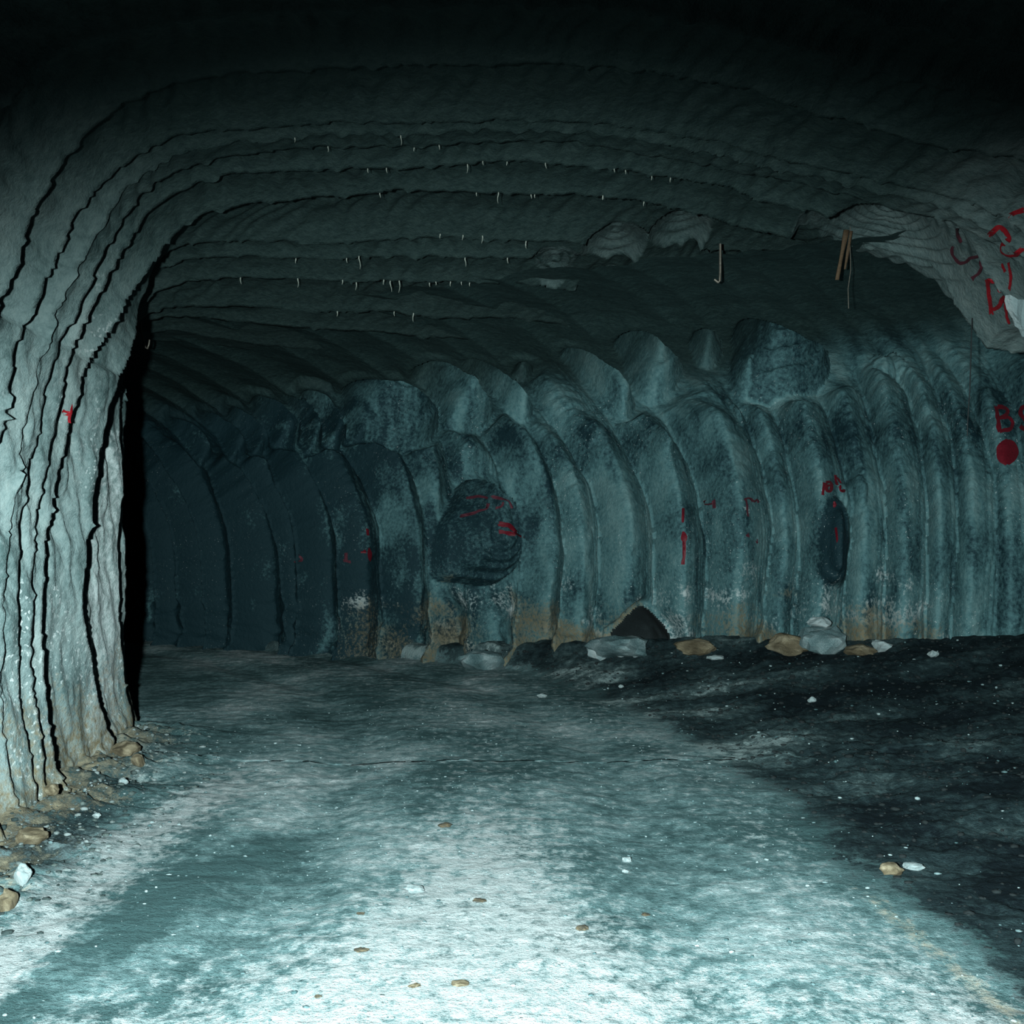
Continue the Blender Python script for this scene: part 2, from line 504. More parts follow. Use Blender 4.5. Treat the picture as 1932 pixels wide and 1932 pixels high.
Bd = rB[None, :] - D * rnB[None, :]
Zd = rz[None, :] - D * rnz[None, :]
VX = W0[0] + S2 * TX + Bd * NX
VY = W0[1] + S2 * TY + Bd * NY
VW = np.stack([VX, VY, Zd], -1).reshape(-1, 3)
QW = grid_quads(NS, NR)[:, ::-1]
w_tan = (sstep(1.15, 0.6, A2 + 0.75 * fbm(S2 * 1.3, A2 * 1.6, 4, 71)) * sstep(-9, -5, S2) * sstep(-0.4, 0.0, fbm(S2 * 0.8, A2 * 0 + 3, 2, 72)) * 0.9).ravel()
w_white = (sstep(1.5, 0.8, A2 + 0.8 * fbm(S2 * 1.2, A2 * 1.2, 4, 81)) * sstep(0.0, 0.3, fbm(S2 * 1.9, A2 * 2.2, 3, 82)) * 0.75 * sstep(-9, -4, S2)).ravel()
for bx_, by_, br_ in ((1378, 992, .05), (1392, 1082, .14), (1374, 1112, .12), (1340, 1128, .12), (1555, 1130, .2), (1660, 1090, .1), (1640, 1130, .12), (925, 1120, .16),
                      (950, 1150, .14), (870, 1125, .2), (610, 1168, .12), (655, 1132, .14), (1180, 1130, .08), (1000, 1168, .1), (1610, 1160, .12), (1265, 1120, .14), (1700, 1105, .1)):
    sb, ab = wall_inv(bx_, by_)
    w_white = np.maximum(w_white, (0.75 + 1.3 * fbm(S2 * 5, A2 * 3, 3, 83)).ravel() * np.exp(-(((S2 - sb) / br_) ** 2 + ((A2 - ab) / br_) ** 2)).ravel())
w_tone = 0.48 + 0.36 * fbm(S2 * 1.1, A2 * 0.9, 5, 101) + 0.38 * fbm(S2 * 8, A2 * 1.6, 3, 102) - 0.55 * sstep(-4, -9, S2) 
w_tone = np.select([pocket_id == 13, pocket_id == 14, pocket_id == 15], [0.02 + 0.4 * w_tone, 0.22 + 0.4 * w_tone, 0.02 + 0.5 * w_tone], w_tone)  # shade of the deep scoops painted in as a darker tone
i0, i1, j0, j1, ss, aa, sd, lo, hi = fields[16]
w_tone[i0:i1, j0:j1] -= 0.62 * sstep(0.0, 0.22, sd + 0.08 * fbm(ss * 3, aa * 2, 3, 84))       # shade of the recess painted into the slot's tone
w_grain = sstep(-0.15, 0.25, fbm(S2 * 1.4, A2 * 0.7, 4, 103) + 0.25 * sstep(0.55, 0.8, u))
w_grain = np.where(pocket_id >= 13, 0.3 * w_grain, w_grain) * (0.25 + 0.75 * sstep(-8, -3, S2)) * sstep(4.3, 3.6, A2)
w_roof_shade = 0.96 * sstep(3.6, 4.7, A2 - 0.55 * sstep(-1.6, 0.2, S2)) * np.where((pocket_id >= 10) & (pocket_id <= 14), 0.8, 1.0)  # upper wall and vault darkened in colour, as if barely lit
attrsW = {'roof_shade': w_roof_shade.ravel(), 'tan': w_tan, 'white': w_white, 'tone': w_tone.ravel(), 'grain': w_grain.ravel()}
wall_right = structure('wall_right', 'long grey-green salt wall with upright curved cutter ribs beyond the road')
fi, fj = np.meshgrid(np.arange(NS - 1), np.arange(NR - 1), indexing='ij')
f_rib = rib_id[:-1, :-1].ravel()
f_poc = pocket_id[:-1, :-1].ravel()
for k in range(len(seam_s) - 1):
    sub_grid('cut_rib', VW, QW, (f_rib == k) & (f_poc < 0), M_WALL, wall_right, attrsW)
POCKET_LABEL = {13: 'dark two-lobed scoop with concentric ridges', 15: 'round scoop cut low into the ribs',
                16: 'tall dark slot with upright scratches', 12: 'small round scoop with rings'}
for pi in range(len(POCKETS)):
    o = sub_grid('cutter_scoop' if pi != 18 else 'wall_hollow', VW, QW, f_poc == pi, M_WALL if pi != 18 else M_MUCK_HOLLOW, wall_right, attrsW)  # shade inside the hollow is painted with the dark muck colour
    if o and pi in POCKET_LABEL:
        o['label'] = POCKET_LABEL[pi]

# ------------------------------------------------------------------ the near pillar on the left and the roof: rings swept round the bend
R_K = np.array([-1.5, 2.0, 6.0, 6.95, 7.25, 7.5, 8.33, 9.5, 10.2, 11.0, 12.0, 13.0, 14.0, 15.1, 16.5, 18.0, 20.0])
LX_K = np.array([-2.60, -2.65, -2.79, -2.835, -2.86, -2.90, -2.93, -3.06, -3.22, -3.50, -3.95, -4.5, -5.2, -6.1, -7.2, -8.5, -10.2])
LY_K = np.array([-1.5, 2.0, 6.0, 6.95, 7.25, 7.5, 8.33, 9.5, 10.15, 10.85, 11.6, 12.2, 12.75, 13.3, 13.95, 14.6, 15.5])
TH_K = np.radians([0, 0, 0, 0, 0, 0, 1, 4, 8, 13, 20, 28, 36, 44, 52, 58, 61])
rr = np.concatenate([np.arange(-1.5, 4.6, 0.07), np.arange(4.6, 10.0, 0.0155), np.arange(10.0, 14.0, 0.026), np.arange(14.0, 20.0, 0.05)])
Lx, Ly, Th = np.interp(rr, R_K, LX_K), np.interp(rr, R_K, LY_K), np.interp(rr, R_K, TH_K)
pq = np.array([.20, .13, .06, .03, 0, .03, .07, .12, .23, .37, .48, .64, .76, .90, 1.1, 1.56, 2.2])
pz = np.array([-.2, .05, .27, .44, .8, 1.4, 1.85, 2.27, 2.72, 3.0, 3.29, 3.55, 3.68, 3.77, 3.83, 3.88, 3.92])
parc = np.concatenate([[0], np.cumsum(np.hypot(np.diff(pq), np.diff(pz)))])
ca = np.arange(0, parc[-1], 0.019)
cq, cz = np.interp(ca, parc, pq), np.interp(ca, parc, pz)
ker = np.hanning(25)
ker /= ker.sum()
pad = lambda a: np.concatenate([2 * a[0] - a[12:0:-1], a, 2 * a[-1] - a[-2:-14:-1]])
cq, cz = np.convolve(pad(cq), ker, 'valid'), np.convolve(pad(cz), ker, 'valid')
q_far = np.concatenate([np.arange(cq[-1] + 0.024, 5.3, 0.024), np.arange(5.3, 6.4, 0.009), np.arange(6.4, 7.2, 0.024), np.arange(7.2, 12.5, 0.08)])
cq = np.concatenate([cq, q_far])
cz = np.concatenate([cz, np.full(len(q_far), 3.92)])
carc = np.concatenate([[0], np.cumsum(np.hypot(np.diff(cq), np.diff(cz)))])
NRr, NC = len(rr), len(cq)
dq, dzz = np.gradient(cq), np.gradient(cz)
ll = np.hypot(dq, dzz)
nq, nz = -dzz / ll, dq / ll                  # into the rock: left on the wall, up on the roof
RR, CQ = np.meshgrid(rr, cq, indexing='ij')
CA = np.broadcast_to(carc[None, :], RR.shape)
q_tight = np.interp(cz, [-.2, .05, .27, .8, 3.25, 3.45, 3.62, 3.74, 3.82, 3.87, 3.9], [.20, .13, .06, 0, .02, .06, .14, .27, .5, .95, 1.7])
q_tight = np.where(cq > 1.7, cq, np.minimum(q_tight, cq))
bl = sstep(8.3, 9.3, rr)[:, None]
CQ = cq[None, :] * (1 - bl) + q_tight[None, :] * bl
BX = Lx[:, None] + np.cos(Th)[:, None] * CQ
BY = Ly[:, None] + np.sin(Th)[:, None] * CQ
BZ = np.broadcast_to(cz[None, :], RR.shape).copy()
# the roof sags towards the right hand brow and breaks off there at a lip
SAGX = [-1.0, 0, .6, 1.2, 1.7, 2.0, 2.3, 2.6, 2.9, 3.1, 3.25, 3.34, 3.6, 6.5]
SAGZ = [0, .0, .01, .04, .12, .20, .26, .32, .46, .62, .80, .94, .97, .85]
sag = np.interp(BX, SAGX, SAGZ)
lip = 8.75 + 0.16 * np.sin((BX - 1.6) * 2.4) * (BX > 1.6) + 0.06 * fbm(BX * 2, BX * 0, 3, 5)
near = sstep(0.10, -0.02, RR - lip)
BZ -= sag * near
drop = np.interp(BY, [8.8, 11.2, 12.4, 17], [0, .26, .34, .34]) * sstep(2.4, 3.7, cz)[None, :]
BZ -= (1 - near) * drop * np.interp(BX, [-3.4, -2.6, -1.0, 0.8, 1.6], [.5, .8, 1.0, 1.0, -.2])

SEAM_L = [   # r of each cusp at: foot, z 1.2, z 2.6, haunch z 3.3, roof
    *[[a] * 5 for a in (-1.4, -.6, .2, 1.0, 1.8, 2.5, 3.1, 3.7, 4.2, 4.7, 5.2)],
    [6.05, 6.03, 6.0, 5.97, 5.85], [6.45, 6.42, 6.4, 6.45, 6.62], [6.80, 6.74, 6.75, 6.76, 6.82],
    [7.10, 6.95, 6.98, 7.0, 7.02], [7.32, 7.23, 7.28, 7.35, 7.42], [7.62, 7.50, 7.66, 7.95, 8.03],
    [8.95, 8.33, 8.40, 8.75, 9.03], [9.85, 9.60, 9.50, 9.42, 9.40], [10.4, 10.3, 10.1, 10.0, 9.95],
    [11.0, 11.0, 10.9, 10.85, 10.8], [11.6] * 4 + [11.5], [12.6] * 5, [13.3] * 5, [14.0] * 5, [15.0] * 5, [16.2] * 5,
    [17.4] * 5, [18.7] * 5, [20.5] * 5]
c_at = [np.interp(zv, cz[:200], carc[:200]) for zv in (0.05, 1.2, 2.6, 3.3)] + [np.interp(1.5, cq, carc)]
back = 0.30 * np.clip(BX, 0, 1.6) ** 2          # cusps swing back towards the right
seamL = np.array([np.interp(carc, c_at, row) for row in SEAM_L])
for k in range(len(seamL)):
    seamL[k] += 0.045 * fbm(carc * 2.3, carc * 0 + k * 5.1, 4, 13) * (1.0 if k > 10 else 0.5)
for k in range(1, len(seamL)):
    seamL[k] = np.maximum(seamL[k], seamL[k - 1] + 0.05)
ringL = np.zeros((NRr, NC), int)
uL = np.zeros((NRr, NC))
wL = np.zeros((NRr, NC))
for j in range(NC):
    re = rr - 0.55 * back[:, j]
    k = np.clip(np.searchsorted(seamL[:, j], re) - 1, 0, len(seamL) - 2)
    ringL[:, j] = k
    wL[:, j] = seamL[k + 1, j] - seamL[k, j]
    uL[:, j] = np.clip((re - seamL[k, j]) / wL[:, j], 0, 1)
ampL = 0.85 + 0.35 * rng.random(len(seamL))
ampL[13] = 0.45
ampL[22:] *= 0.3
rise = np.clip(uL * wL / 0.05, 0, 1)
DL = np.minimum(0.09 + 0.22 * wL, 0.30) * (1 - 0.48 * sstep(2.9, 4.2, CA)) * np.minimum(1, wL / 0.25) * ampL[ringL] * np.sin(rise * np.pi / 2) * np.where(CA < 3.0, (1 - uL) ** 0.85, 1 - uL ** 4)
# pick grooves slanting across each ring
gro_w = fbm(RR * 7.5 + CA * 2.2, CA * 2.2, 3, 23)
gro_c = 0.7 * np.sin(2 * np.pi * (CA / 0.15 + 1.2 * RR + 1.4 * fbm(RR * 1.5, CA * 1.2, 3, 25))) * (0.5 + 1.2 * np.abs(fbm(RR * 1.3, CA * 0.8, 2, 26))) + fbm(CA * 7.0 + RR * 2.5, RR * 2.0, 3, 24)
lo_w = sstep(3.6, 2.4, CA)
DL += (0.095 * gro_w * lo_w * (0.45 + 0.55 * sstep(1.0, 2.2, CA)) + 0.020 * gro_c * (1 - lo_w) * sstep(12.2, 10.5, RR)) * (1 - 0.8 * uL ** 4)
# scoops in the roof
RSC = [(1.30, 9.35, .29, .26), (0.81, 9.5, .29, .22), (1.66, 9.05, .19, .16), (0.80, 10.4, .26, .14), (2.55, 8.30, .62, .30), (0.35, 9.9, .26, .12)]
scoopL = np.full((NRr, NC), -1)
roof_part = CQ > 1.2
for k, (sx, sy, sr, sdp) in enumerate(RSC):
    rho = np.hypot(BX - sx, (BY - sy) * (0.6 if sr < 0.5 else 0.85)) / sr
    dd = sdp * np.sqrt(np.clip(1 - rho ** 2, 0, 1)) + 0.014 * np.sin(rho * sr / 0.07 * 2 * np.pi) * (rho < 0.97)
    w_ = (rho < 1) & roof_part & (dd > DL)
    DL = np.where(w_, dd, DL)
    scoopL = np.where(w_, k, scoopL)
DL += 0.035 * fbm(RR * 1.1, CA * 1.1, 4, 33) + 0.008 * fbm(RR * 7, CA * 7, 3, 43)
DL += sstep(0.75, 0.1, CA) * 0.10 * fbm(RR * 3.0, CA * 2.5, 4, 53)
PX = BX + np.cos(Th)[:, None] * nq[None, :] * DL
PY = BY + np.sin(Th)[:, None] * nq[None, :] * DL
PZ = BZ + nz[None, :] * DL
VL = np.stack([PX, PY, PZ], -1).reshape(-1, 3)
QL = grid_quads(NRr, NC)
l_tan = (sstep(1.15, 0.35, CA + 0.4 * fbm(RR * 2.5, CA * 2, 3, 63)) * 0.85).ravel()
l_white = (sstep(1.9, 1.2, CA) * 0.2 + 0.75 * sstep(8.45, 8.7, RR) * sstep(9.75, 9.5, RR) * (CA < 2.7)).ravel()  # last term whitens one rib to paint in its lit face
l_tone = 0.55 + 0.28 * sstep(8.4, 8.7, RR) * sstep(9.8, 9.55, RR) * sstep(3.0, 2.4, CA) + 0.5 * fbm(RR * 1.2, CA * 1.1, 4, 104) * (1 - 0.6 * sstep(3, 4.5, CA)) + 0.3 * gro_w  # same rib's tone raised, as if turned to the lamp
l_grain = sstep(0.0, 0.35, fbm(RR * 1.6, CA * 0.8, 3, 105) + 0.25 * sstep(2.6, 1.2, CA) - 0.35 * sstep(2.6, 3.4, CA)) * sstep(4.2, 3.2, CA)
l_roof_shade = sstep(1.7, 4.4, CA + 0.25 * fbm(RR * 1.5, CA * 1.2, 3, 110)) * (0.97 - 0.45 * sstep(2.2, 2.9, BX) * near) * np.where(scoopL >= 0, 0.8, 1.0)  # haunch and roof darkened in colour, as if barely lit
attrsL = {'roof_shade': l_roof_shade.ravel(), 'tan': l_tan, 'white': l_white, 'tone': l_tone.ravel(), 'grain': l_grain.ravel()}
wall_left = structure('wall_left', 'pale salt pillar with overlapping upright ribs beside the road')
ceiling = structure('ceiling', 'dark salt roof cut in overlapping curved bands')
f_ring = ringL[:-1, :-1].ravel()
f_sc = scoopL[:-1, :-1].ravel()
f_wall = (np.broadcast_to(cz[None, :-1], (NRr - 1, NC - 1)) < 3.62).ravel() & (np.broadcast_to(cq[None, :-1], (NRr - 1, NC - 1)) < 1.5).ravel()
f_brow = ((BX[:-1, :-1] > 2.2) & (near[:-1, :-1] > 0.5) & (BY[:-1, :-1] < 9.2)).ravel()
for k in range(len(seamL) - 1):
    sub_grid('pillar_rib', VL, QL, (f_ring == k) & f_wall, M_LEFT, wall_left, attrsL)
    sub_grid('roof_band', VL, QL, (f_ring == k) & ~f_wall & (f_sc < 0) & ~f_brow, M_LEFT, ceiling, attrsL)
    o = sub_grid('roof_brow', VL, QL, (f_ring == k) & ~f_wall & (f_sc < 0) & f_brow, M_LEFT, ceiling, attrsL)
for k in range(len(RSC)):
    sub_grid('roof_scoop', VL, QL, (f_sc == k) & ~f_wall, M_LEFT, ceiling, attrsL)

# ------------------------------------------------------------------ the floor: road, muck bank on the right, crumbs along the pillar
gy = np.concatenate([np.arange(-1.0, 3.6, 0.1), np.arange(3.6, 9.0, 0.018), np.arange(9.0, 20.5, 0.034)])
gx = np.concatenate([np.arange(-12.0, -3.6, 0.12), np.arange(-3.6, 4.6, 0.021), np.arange(4.6, 8.0, 0.1)])
GX, GY = np.meshgrid(gx, gy, indexing='ij')
bY = np.array([-1.0, 4.0, 4.5, 5.36, 6.1, 7.8, 9.8, 11.5, 13.0, 14.75, 16.6, 18.5, 20.5])
bX = np.array([2.0, 1.92, 1.89, 1.83, 1.79, 1.74, 1.42, 1.1, .75, .05, -1.9, -5.2, -9])
edge = np.interp(GY, bY, bX)
dist_b = GX - edge                                            # > 0 on the muck side
swall = (GX - W0[0]) * TX + (GY - W0[1]) * TY
dwall = (GX - W0[0]) * NX + (GY - W0[1]) * NY                  # distance in front of the wall
zfoot = np.interp(swall, [-11, -6.5, -3.9, -2.2, -.8, .4, 1.4, 2.6, 4.6], [.05, .20, .36, .46, .52, .56, .66, .80, .84])
rel = np.clip(dist_b, 0, None) / (np.clip(dist_b, 0, None) + np.clip(dwall, 0.0, None) + 0.02)
n_big = fbm(GX * 0.7, GY * 0.7, 4, 91)
GZ = zfoot * (0.62 * rel + 0.38 * rel ** 3) * (dist_b > 0)
mk = np.clip(0.5 + dist_b * 1.3 + 0.35 * fbm(GX * 1.4, GY * 1.4, 4, 98), 0, 1)
GZ += sstep(0, 0.5, dist_b) * (0.07 * n_big + 0.045 * fbm(GX * 2.4, GY * 2.4, 4, 92))
GZ += 0.02 * fbm(GX * 0.9, GY * 0.6, 3, 93) + 0.011 * fbm(GX * 5, GY * 5, 4, 94)
# two wheel ruts that bend left with the road
mid = np.interp(GY, [0, 4.4, 7, 10, 13, 16, 20], [-.25, -.15, -.10, -.3, -1.1, -3.0, -7])
for off, dp in ((-1.0, .035), (0.85, .03)):
    GZ -= dp * np.exp(-((GX - mid - off) / 0.28) ** 2)
# crumbled foot of the pillar
lw = np.interp(GY, LY_K, LX_K)
dl = GX - lw - 0.02
foot_l = sstep(1.05, 0.0, dl + 0.35 * fbm(GX * 1.5, GY * 1.5, 3, 95))
GZ += foot_l * (0.10 + 0.12 * fbm(GX * 3, GY * 3, 4, 96)) * sstep(11, 9.8, GY)
GZ += 0.02 * fbm(GX * 8, GY * 8, 3, 97) * np.maximum(sstep(0, .4, dist_b), foot_l)
VF = np.stack([GX, GY, GZ], -1).reshape(-1, 3)
QF = grid_quads(len(gx), len(gy))
muck_l = sstep(0.95, 0.35, dl) * sstep(5.0, 6.2, GY) * sstep(10.3, 9.6, GY) * 0.62
f_muck = np.maximum(mk, muck_l)
crust = 0.35 * np.exp(-((GX - mid - 0.05) / 0.8) ** 2) + 0.9 * np.exp(-((GX - mid + 0.05) / 0.42) ** 2) * sstep(8.4, 5.0, GY)
crust += 0.55 * sstep(6.3, 4.6, GY + 0.5 * np.abs(GX - mid)) + 0.95 * np.exp(-((GX - np.interp(GY, [4.5, 6.5, 8.1, 10], [-1.95, -2.05, -1.9, -2.1])) / 0.27) ** 2) * sstep(10.0, 7.5, GY)
crust += 0.35 * np.exp(-((dist_b + .35) / .3) ** 2)
rut = np.exp(-((GX - np.interp(GY, [4.4, 4.7, 5.75, 6.74, 8], [-1.75, -1.70, -1.58, -1.22, -.9]) + 0.1 * fbm(GX * 2, GY * 2, 3, 99)) / 0.15) ** 2) * sstep(7.6, 6.4, GY)
crust -= 1.0 * rut
f_tan = foot_l * 0.6 * sstep(11, 9.8, GY) + 0.5 * np.exp(-((dist_b + .16) / .12) ** 2) * sstep(7.2, 5.2, GY)
f_tone = 0.42 + 0.62 * fbm(GX * 0.9, GY * 0.55, 5, 106) + 0.25 * fbm(GX * 3.2, GY * 2.0, 3, 107)
f_tone -= 0.40 * rut
f_mt = 0.40 + 0.55 * fbm(GX * 0.9, GY * 1.1, 4, 108) + 0.35 * sstep(1.6, 0.0, dist_b) * sstep(6, 9, GY)
attrsF = {'tone': f_tone.ravel(), 'mtone': f_mt.ravel(), 'muck': f_muck.ravel(), 'white': np.clip(crust, 0, 1).ravel(), 'tan': np.clip(f_tan, 0, 1).ravel()}
dq_face = dist_b[:-1, :-1].ravel()
under = (dwall[:-1, :-1].ravel() > -0.9)
fo = sub_grid('floor', VF, QF, (dq_face <= 0.12) & under, M_FLOOR, None, attrsF)
tag(fo, 'packed salt road bending left past the pillar', 'floor', kind='structure')
bo = sub_grid('muck_bank', VF, QF, (dq_face > 0.12) & under, M_FLOOR, None, attrsF)
tag(bo, 'bank of dark loose muck heaped between road and ribbed wall', 'muck', kind='stuff')


def floor_z(x, y):
    i = np.clip(np.searchsorted(gx, x), 1, len(gx) - 1)
    j = np.clip(np.searchsorted(gy, y), 1, len(gy) - 1)
    return GZ[i, j]


# ------------------------------------------------------------------ red survey paint on the rock
def grid_normals(V, ni, nj, flip=1):
    G = V.reshape(ni, nj, 3)
    n = np.cross(np.gradient(G, axis=0), np.gradient(G, axis=1))
    n /= np.linalg.norm(n, axis=-1, keepdims=True) + 1e-9
    n = n.reshape(-1, 3)
    tocam = np.array([0, 0, EYE]) - V
    return n * np.sign((n * tocam).sum(1) + 1e-9)[:, None]


PXW, PXL = to_px(VW), to_px(np.where(VL[:, 1:2] > 0.5, VL, [[99, 1, 0]]))
NW, NL = grid_normals(VW, NS, NR), grid_normals(VL, NRr, NC)


def bins(P):
    k = np.where((P[:, 0] > -100) & (P[:, 0] < 2040) & (P[:, 1] > -60) & (P[:, 1] < 2000))[0]
    key = ((P[k, 0] + 112) // 16).astype(int) * 1000 + ((P[k, 1] + 112) // 16).astype(int)
    o = np.argsort(key, kind='stable')
    return k[o], key[o]


BINS = {'wall': bins(PXW), 'roof': bins(PXL)}


def on_surface(x, y, which, tol=7.0):
    """front-most point of a rock surface in the direction of a photograph pixel"""
    P, V, N = (PXW, VW, NW) if which == 'wall' else (PXL, VL, NL)
    idx, key = BINS[which]
    cx_, cy_ = int((x + 112) // 16), int((y + 112) // 16)
    near_i = []
    for a_ in (-1, 0, 1):
        l0, l1 = np.searchsorted(key, (cx_ + a_) * 1000 + cy_ - 1), np.searchsorted(key, (cx_ + a_) * 1000 + cy_ + 1, 'right')
        near_i.append(idx[l0:l1])
    near_i = np.concatenate(near_i)
    if len(near_i) == 0:
        near_i = idx
    d = np.hypot(P[near_i, 0] - x, P[near_i, 1] - y)
    c = np.where(d < tol)[0]
    if len(c) == 0:
        c = np.array([int(np.argmin(d))])
    Yc_ = V[near_i[c], 1]
    c = c[Yc_ < Yc_.min() + 0.35]
    i = near_i[c[int(np.argmin(d[c]))]]
    return V[i], N[i]


def stroke(name, pts, width_px, which, mat, parent, label=None, dab=False):
    pts = np.asarray(pts, float)
    seg = np.hypot(*np.diff(pts, axis=0).T)
    L = np.concatenate([[0], np.cumsum(seg)])
    n = max(3, int(L[-1] / 3.0))
    t = np.linspace(0, L[-1], n)
    xs, ys = np.interp(t, L, pts[:, 0]), np.interp(t, L, pts[:, 1])
    C = []
    NN = []
    for x, y in zip(xs, ys):
        p, nn = on_surface(x, y, which, 4.0)
        C.append(p)
        NN.append(nn)
    C, NN = np.array(C), np.array(NN)
    if n > 4:
        for _ in range(2):
            C[1:-1] = 0.25 * C[:-2] + 0.5 * C[1:-1] + 0.25 * C[2:]
            NN[1:-1] = 0.25 * NN[:-2] + 0.5 * NN[1:-1] + 0.25 * NN[2:]
    NN /= np.linalg.norm(NN, axis=1, keepdims=True)
    tx, ty = np.gradient(xs), np.gradient(ys)
    tl = np.hypot(tx, ty) + 1e-9
    prof = 1.0 + 0.35 * fbm(t * 0.15, t * 0 + L[-1], 3, 3)
    if dab:
        prof = np.sqrt(np.clip(1 - (2 * t / L[-1] - 1) ** 2, 0.02, 1))
    hw = width_px * (0.5 if width_px > 10 else 0.62) * prof
    G = np.zeros((n, 5, 3))
    for c, f in enumerate((-1, -.5, 0, .5, 1)):
        for i in range(n):
            if f == 0:
                G[i, c] = C[i] + NN[i] * 0.02
                continue
            q, qn = on_surface(xs[i] - ty[i] / tl[i] * hw[i] * f, ys[i] + tx[i] / tl[i] * hw[i] * f, which)
            if np.linalg.norm(q - C[i]) > 4.0 * hw[i] / F * C[i][1] + 0.03:
                q = C[i] + (q - C[i]) * (4.0 * hw[i] / F * C[i][1] + 0.03) / np.linalg.norm(q - C[i])
            G[i, c] = q + NN[i] * 0.02
    for _ in range(2):
        if n > 4:
            G[1:-1] = 0.25 * G[:-2] + 0.5 * G[1:-1] + 0.25 * G[2:]
    me = mesh_from(name, G.reshape(-1, 3), grid_quads(n, 5))
    o = link(name, me, mat, parent)
    if label:
        o['label'] = label
    return o


def mark(label, strokes, which, parent, mat=M_RED):
    """a painted mark: its first stroke is the part, the others its sub-parts"""
    first = None
    for pts, w, *rest in strokes:
        o = stroke('painted_stroke' if first else 'painted_mark', pts, w, which, mat, first or parent,
                   None if first else label, bool(rest))
        first = first or o


mark('red spray-painted letters BS', [
    ([(1884, 766), (1896, 765), (1905, 771), (1902, 781), (1888, 785)], 5.5),
    ([(1883, 764), (1885, 788), (1888, 813)], 6),
    ([(1890, 786), (1906, 785), (1914, 794), (1911, 807), (1889, 812)], 5.5),
    ([(1942, 772), (1931, 765), (1922, 769), (1921, 781), (1931, 791), (1942, 798), (1944, 808), (1933, 812), (1921, 802)], 6.5)],
    'wall', wall_right)
mark('filled red paint circle under the letters', [([(1904, 826), (1903, 852), (1904, 876)], 42, 1)], 'wall', wall_right)
mark('red painted number ten with a raised mark', [
    ([(1558, 908), (1557, 918), (1554, 932)], 5), ([(1561, 909), (1569, 906), (1573, 914), (1571, 925), (1566, 928), (1562, 922), (1561, 910)], 4.5),
    ([(1563, 917), (1572, 916)], 3.5),
    ([(1578, 895), (1580, 912)], 4), ([(1578, 897), (1585, 903), (1590, 911)], 3), ([(1584, 914), (1588, 919), (1584, 924), (1598, 925)], 4.5)], 'wall', wall_right)
mark('short red dashes below the number', [([(1574, 944), (1575, 956)], 4), ([(1576, 994), (1577, 1010), (1576, 1024)], 4)], 'wall', wall_right)
mark('red paint drop on an upright dripping line', [
    ([(1290, 1002), (1290, 1013), (1292, 1023)], 13, 1), ([(1291, 958), (1290, 972), (1289, 986)], 4.5),
    ([(1290, 1022), (1290, 1045), (1287, 1065)], 4.5)], 'wall', wall_right)
mark('faint red lettering', [([(1327, 943), (1327, 957)], 3), ([(1329, 950), (1340, 951)], 3), ([(1343, 943), (1343, 960)], 3)], 'wall', wall_right, M_REDFAINT)
mark('faint red lettering', [([(1407, 942), (1419, 938), (1424, 945)], 4), ([(1426, 946), (1432, 940), (1435, 947)], 4), ([(1411, 942), (1414, 975)], 3),
                            ([(1412, 1008), (1416, 1012)], 5), ([(1430, 1020), (1433, 1024)], 4)], 'wall', wall_right, M_REDFAINT)
mark('red painted arrow across the scoop', [
    ([(940, 988), (962, 990), (975, 1003)], 7), ([(941, 1002), (962, 1006), (972, 1008)], 5), ([(970, 1002), (980, 1010), (988, 1014)], 4.5)], 'wall', wall_right)
mark('faint red scribble above the arrow', [
    ([(868, 972), (890, 966), (918, 958), (920, 948)], 4.5), ([(926, 936), (945, 938), (962, 944), (967, 960)], 5), ([(932, 957), (948, 957), (952, 948)], 4),
    ([(880, 938), (905, 934), (918, 940)], 4)], 'wall', wall_right, M_REDFAINT)
mark('small red paint drop on a far rib', [([(699, 1034), (700, 1044), (701, 1060)], 7, 1), ([(680, 1041), (692, 1041)], 3), ([(694, 996), (696, 1010)], 4)], 'wall', wall_right)
mark('small red cross on a far rib', [([(652, 1042), (652, 1060)], 4), ([(638, 1058), (660, 1059)], 4)], 'wall', wall_right, M_REDFAINT)
mark('small red ring on a far rib', [([(558, 1048), (566, 1050), (570, 1056), (564, 1063), (557, 1060)], 4)], 'wall', wall_right, M_REDFAINT)
mark('small red fork-shaped paint mark', [([(117, 776), (129, 780), (142, 768)], 6), ([(130, 779), (127, 794)], 4.5), ([(117, 783), (128, 780)], 4)], 'roof', wall_left, M_REDFRESH)
mark('large red painted loop and tail', [
    ([(1870, 442), (1875, 433), (1886, 425), (1900, 431), (1907, 447), (1897, 456), (1893, 467), (1904, 479), (1918, 478), (1932, 466)], 8),
    ([(1904, 408), (1915, 397), (1935, 393)], 7)], 'roof', ceiling, M_REDFRESH)
mark('red painted letters with a cross', [
    ([(1867, 524), (1869, 548), (1875, 590)], 6), ([(1867, 524), (1881, 531), (1895, 559), (1892, 573), (1877, 582)], 6.5), ([(1900, 561), (1903, 585), (1906, 606)], 5),
    ([(1895, 566), (1910, 561)], 6), ([(1893, 492), (1900, 510)], 4), ([(1906, 490), (1912, 520), (1908, 545), (1911, 562)], 4)], 'roof', ceiling, M_REDFRESH)
mark('faint red painted curl', [
    ([(1800, 461), (1802, 479), (1813, 493), (1828, 493), (1838, 482), (1850, 482), (1856, 500), (1852, 514), (1838, 523)], 5), ([(1807, 425), (1810, 440), (1816, 452)], 6)],
    'roof', ceiling, M_REDFAINT)


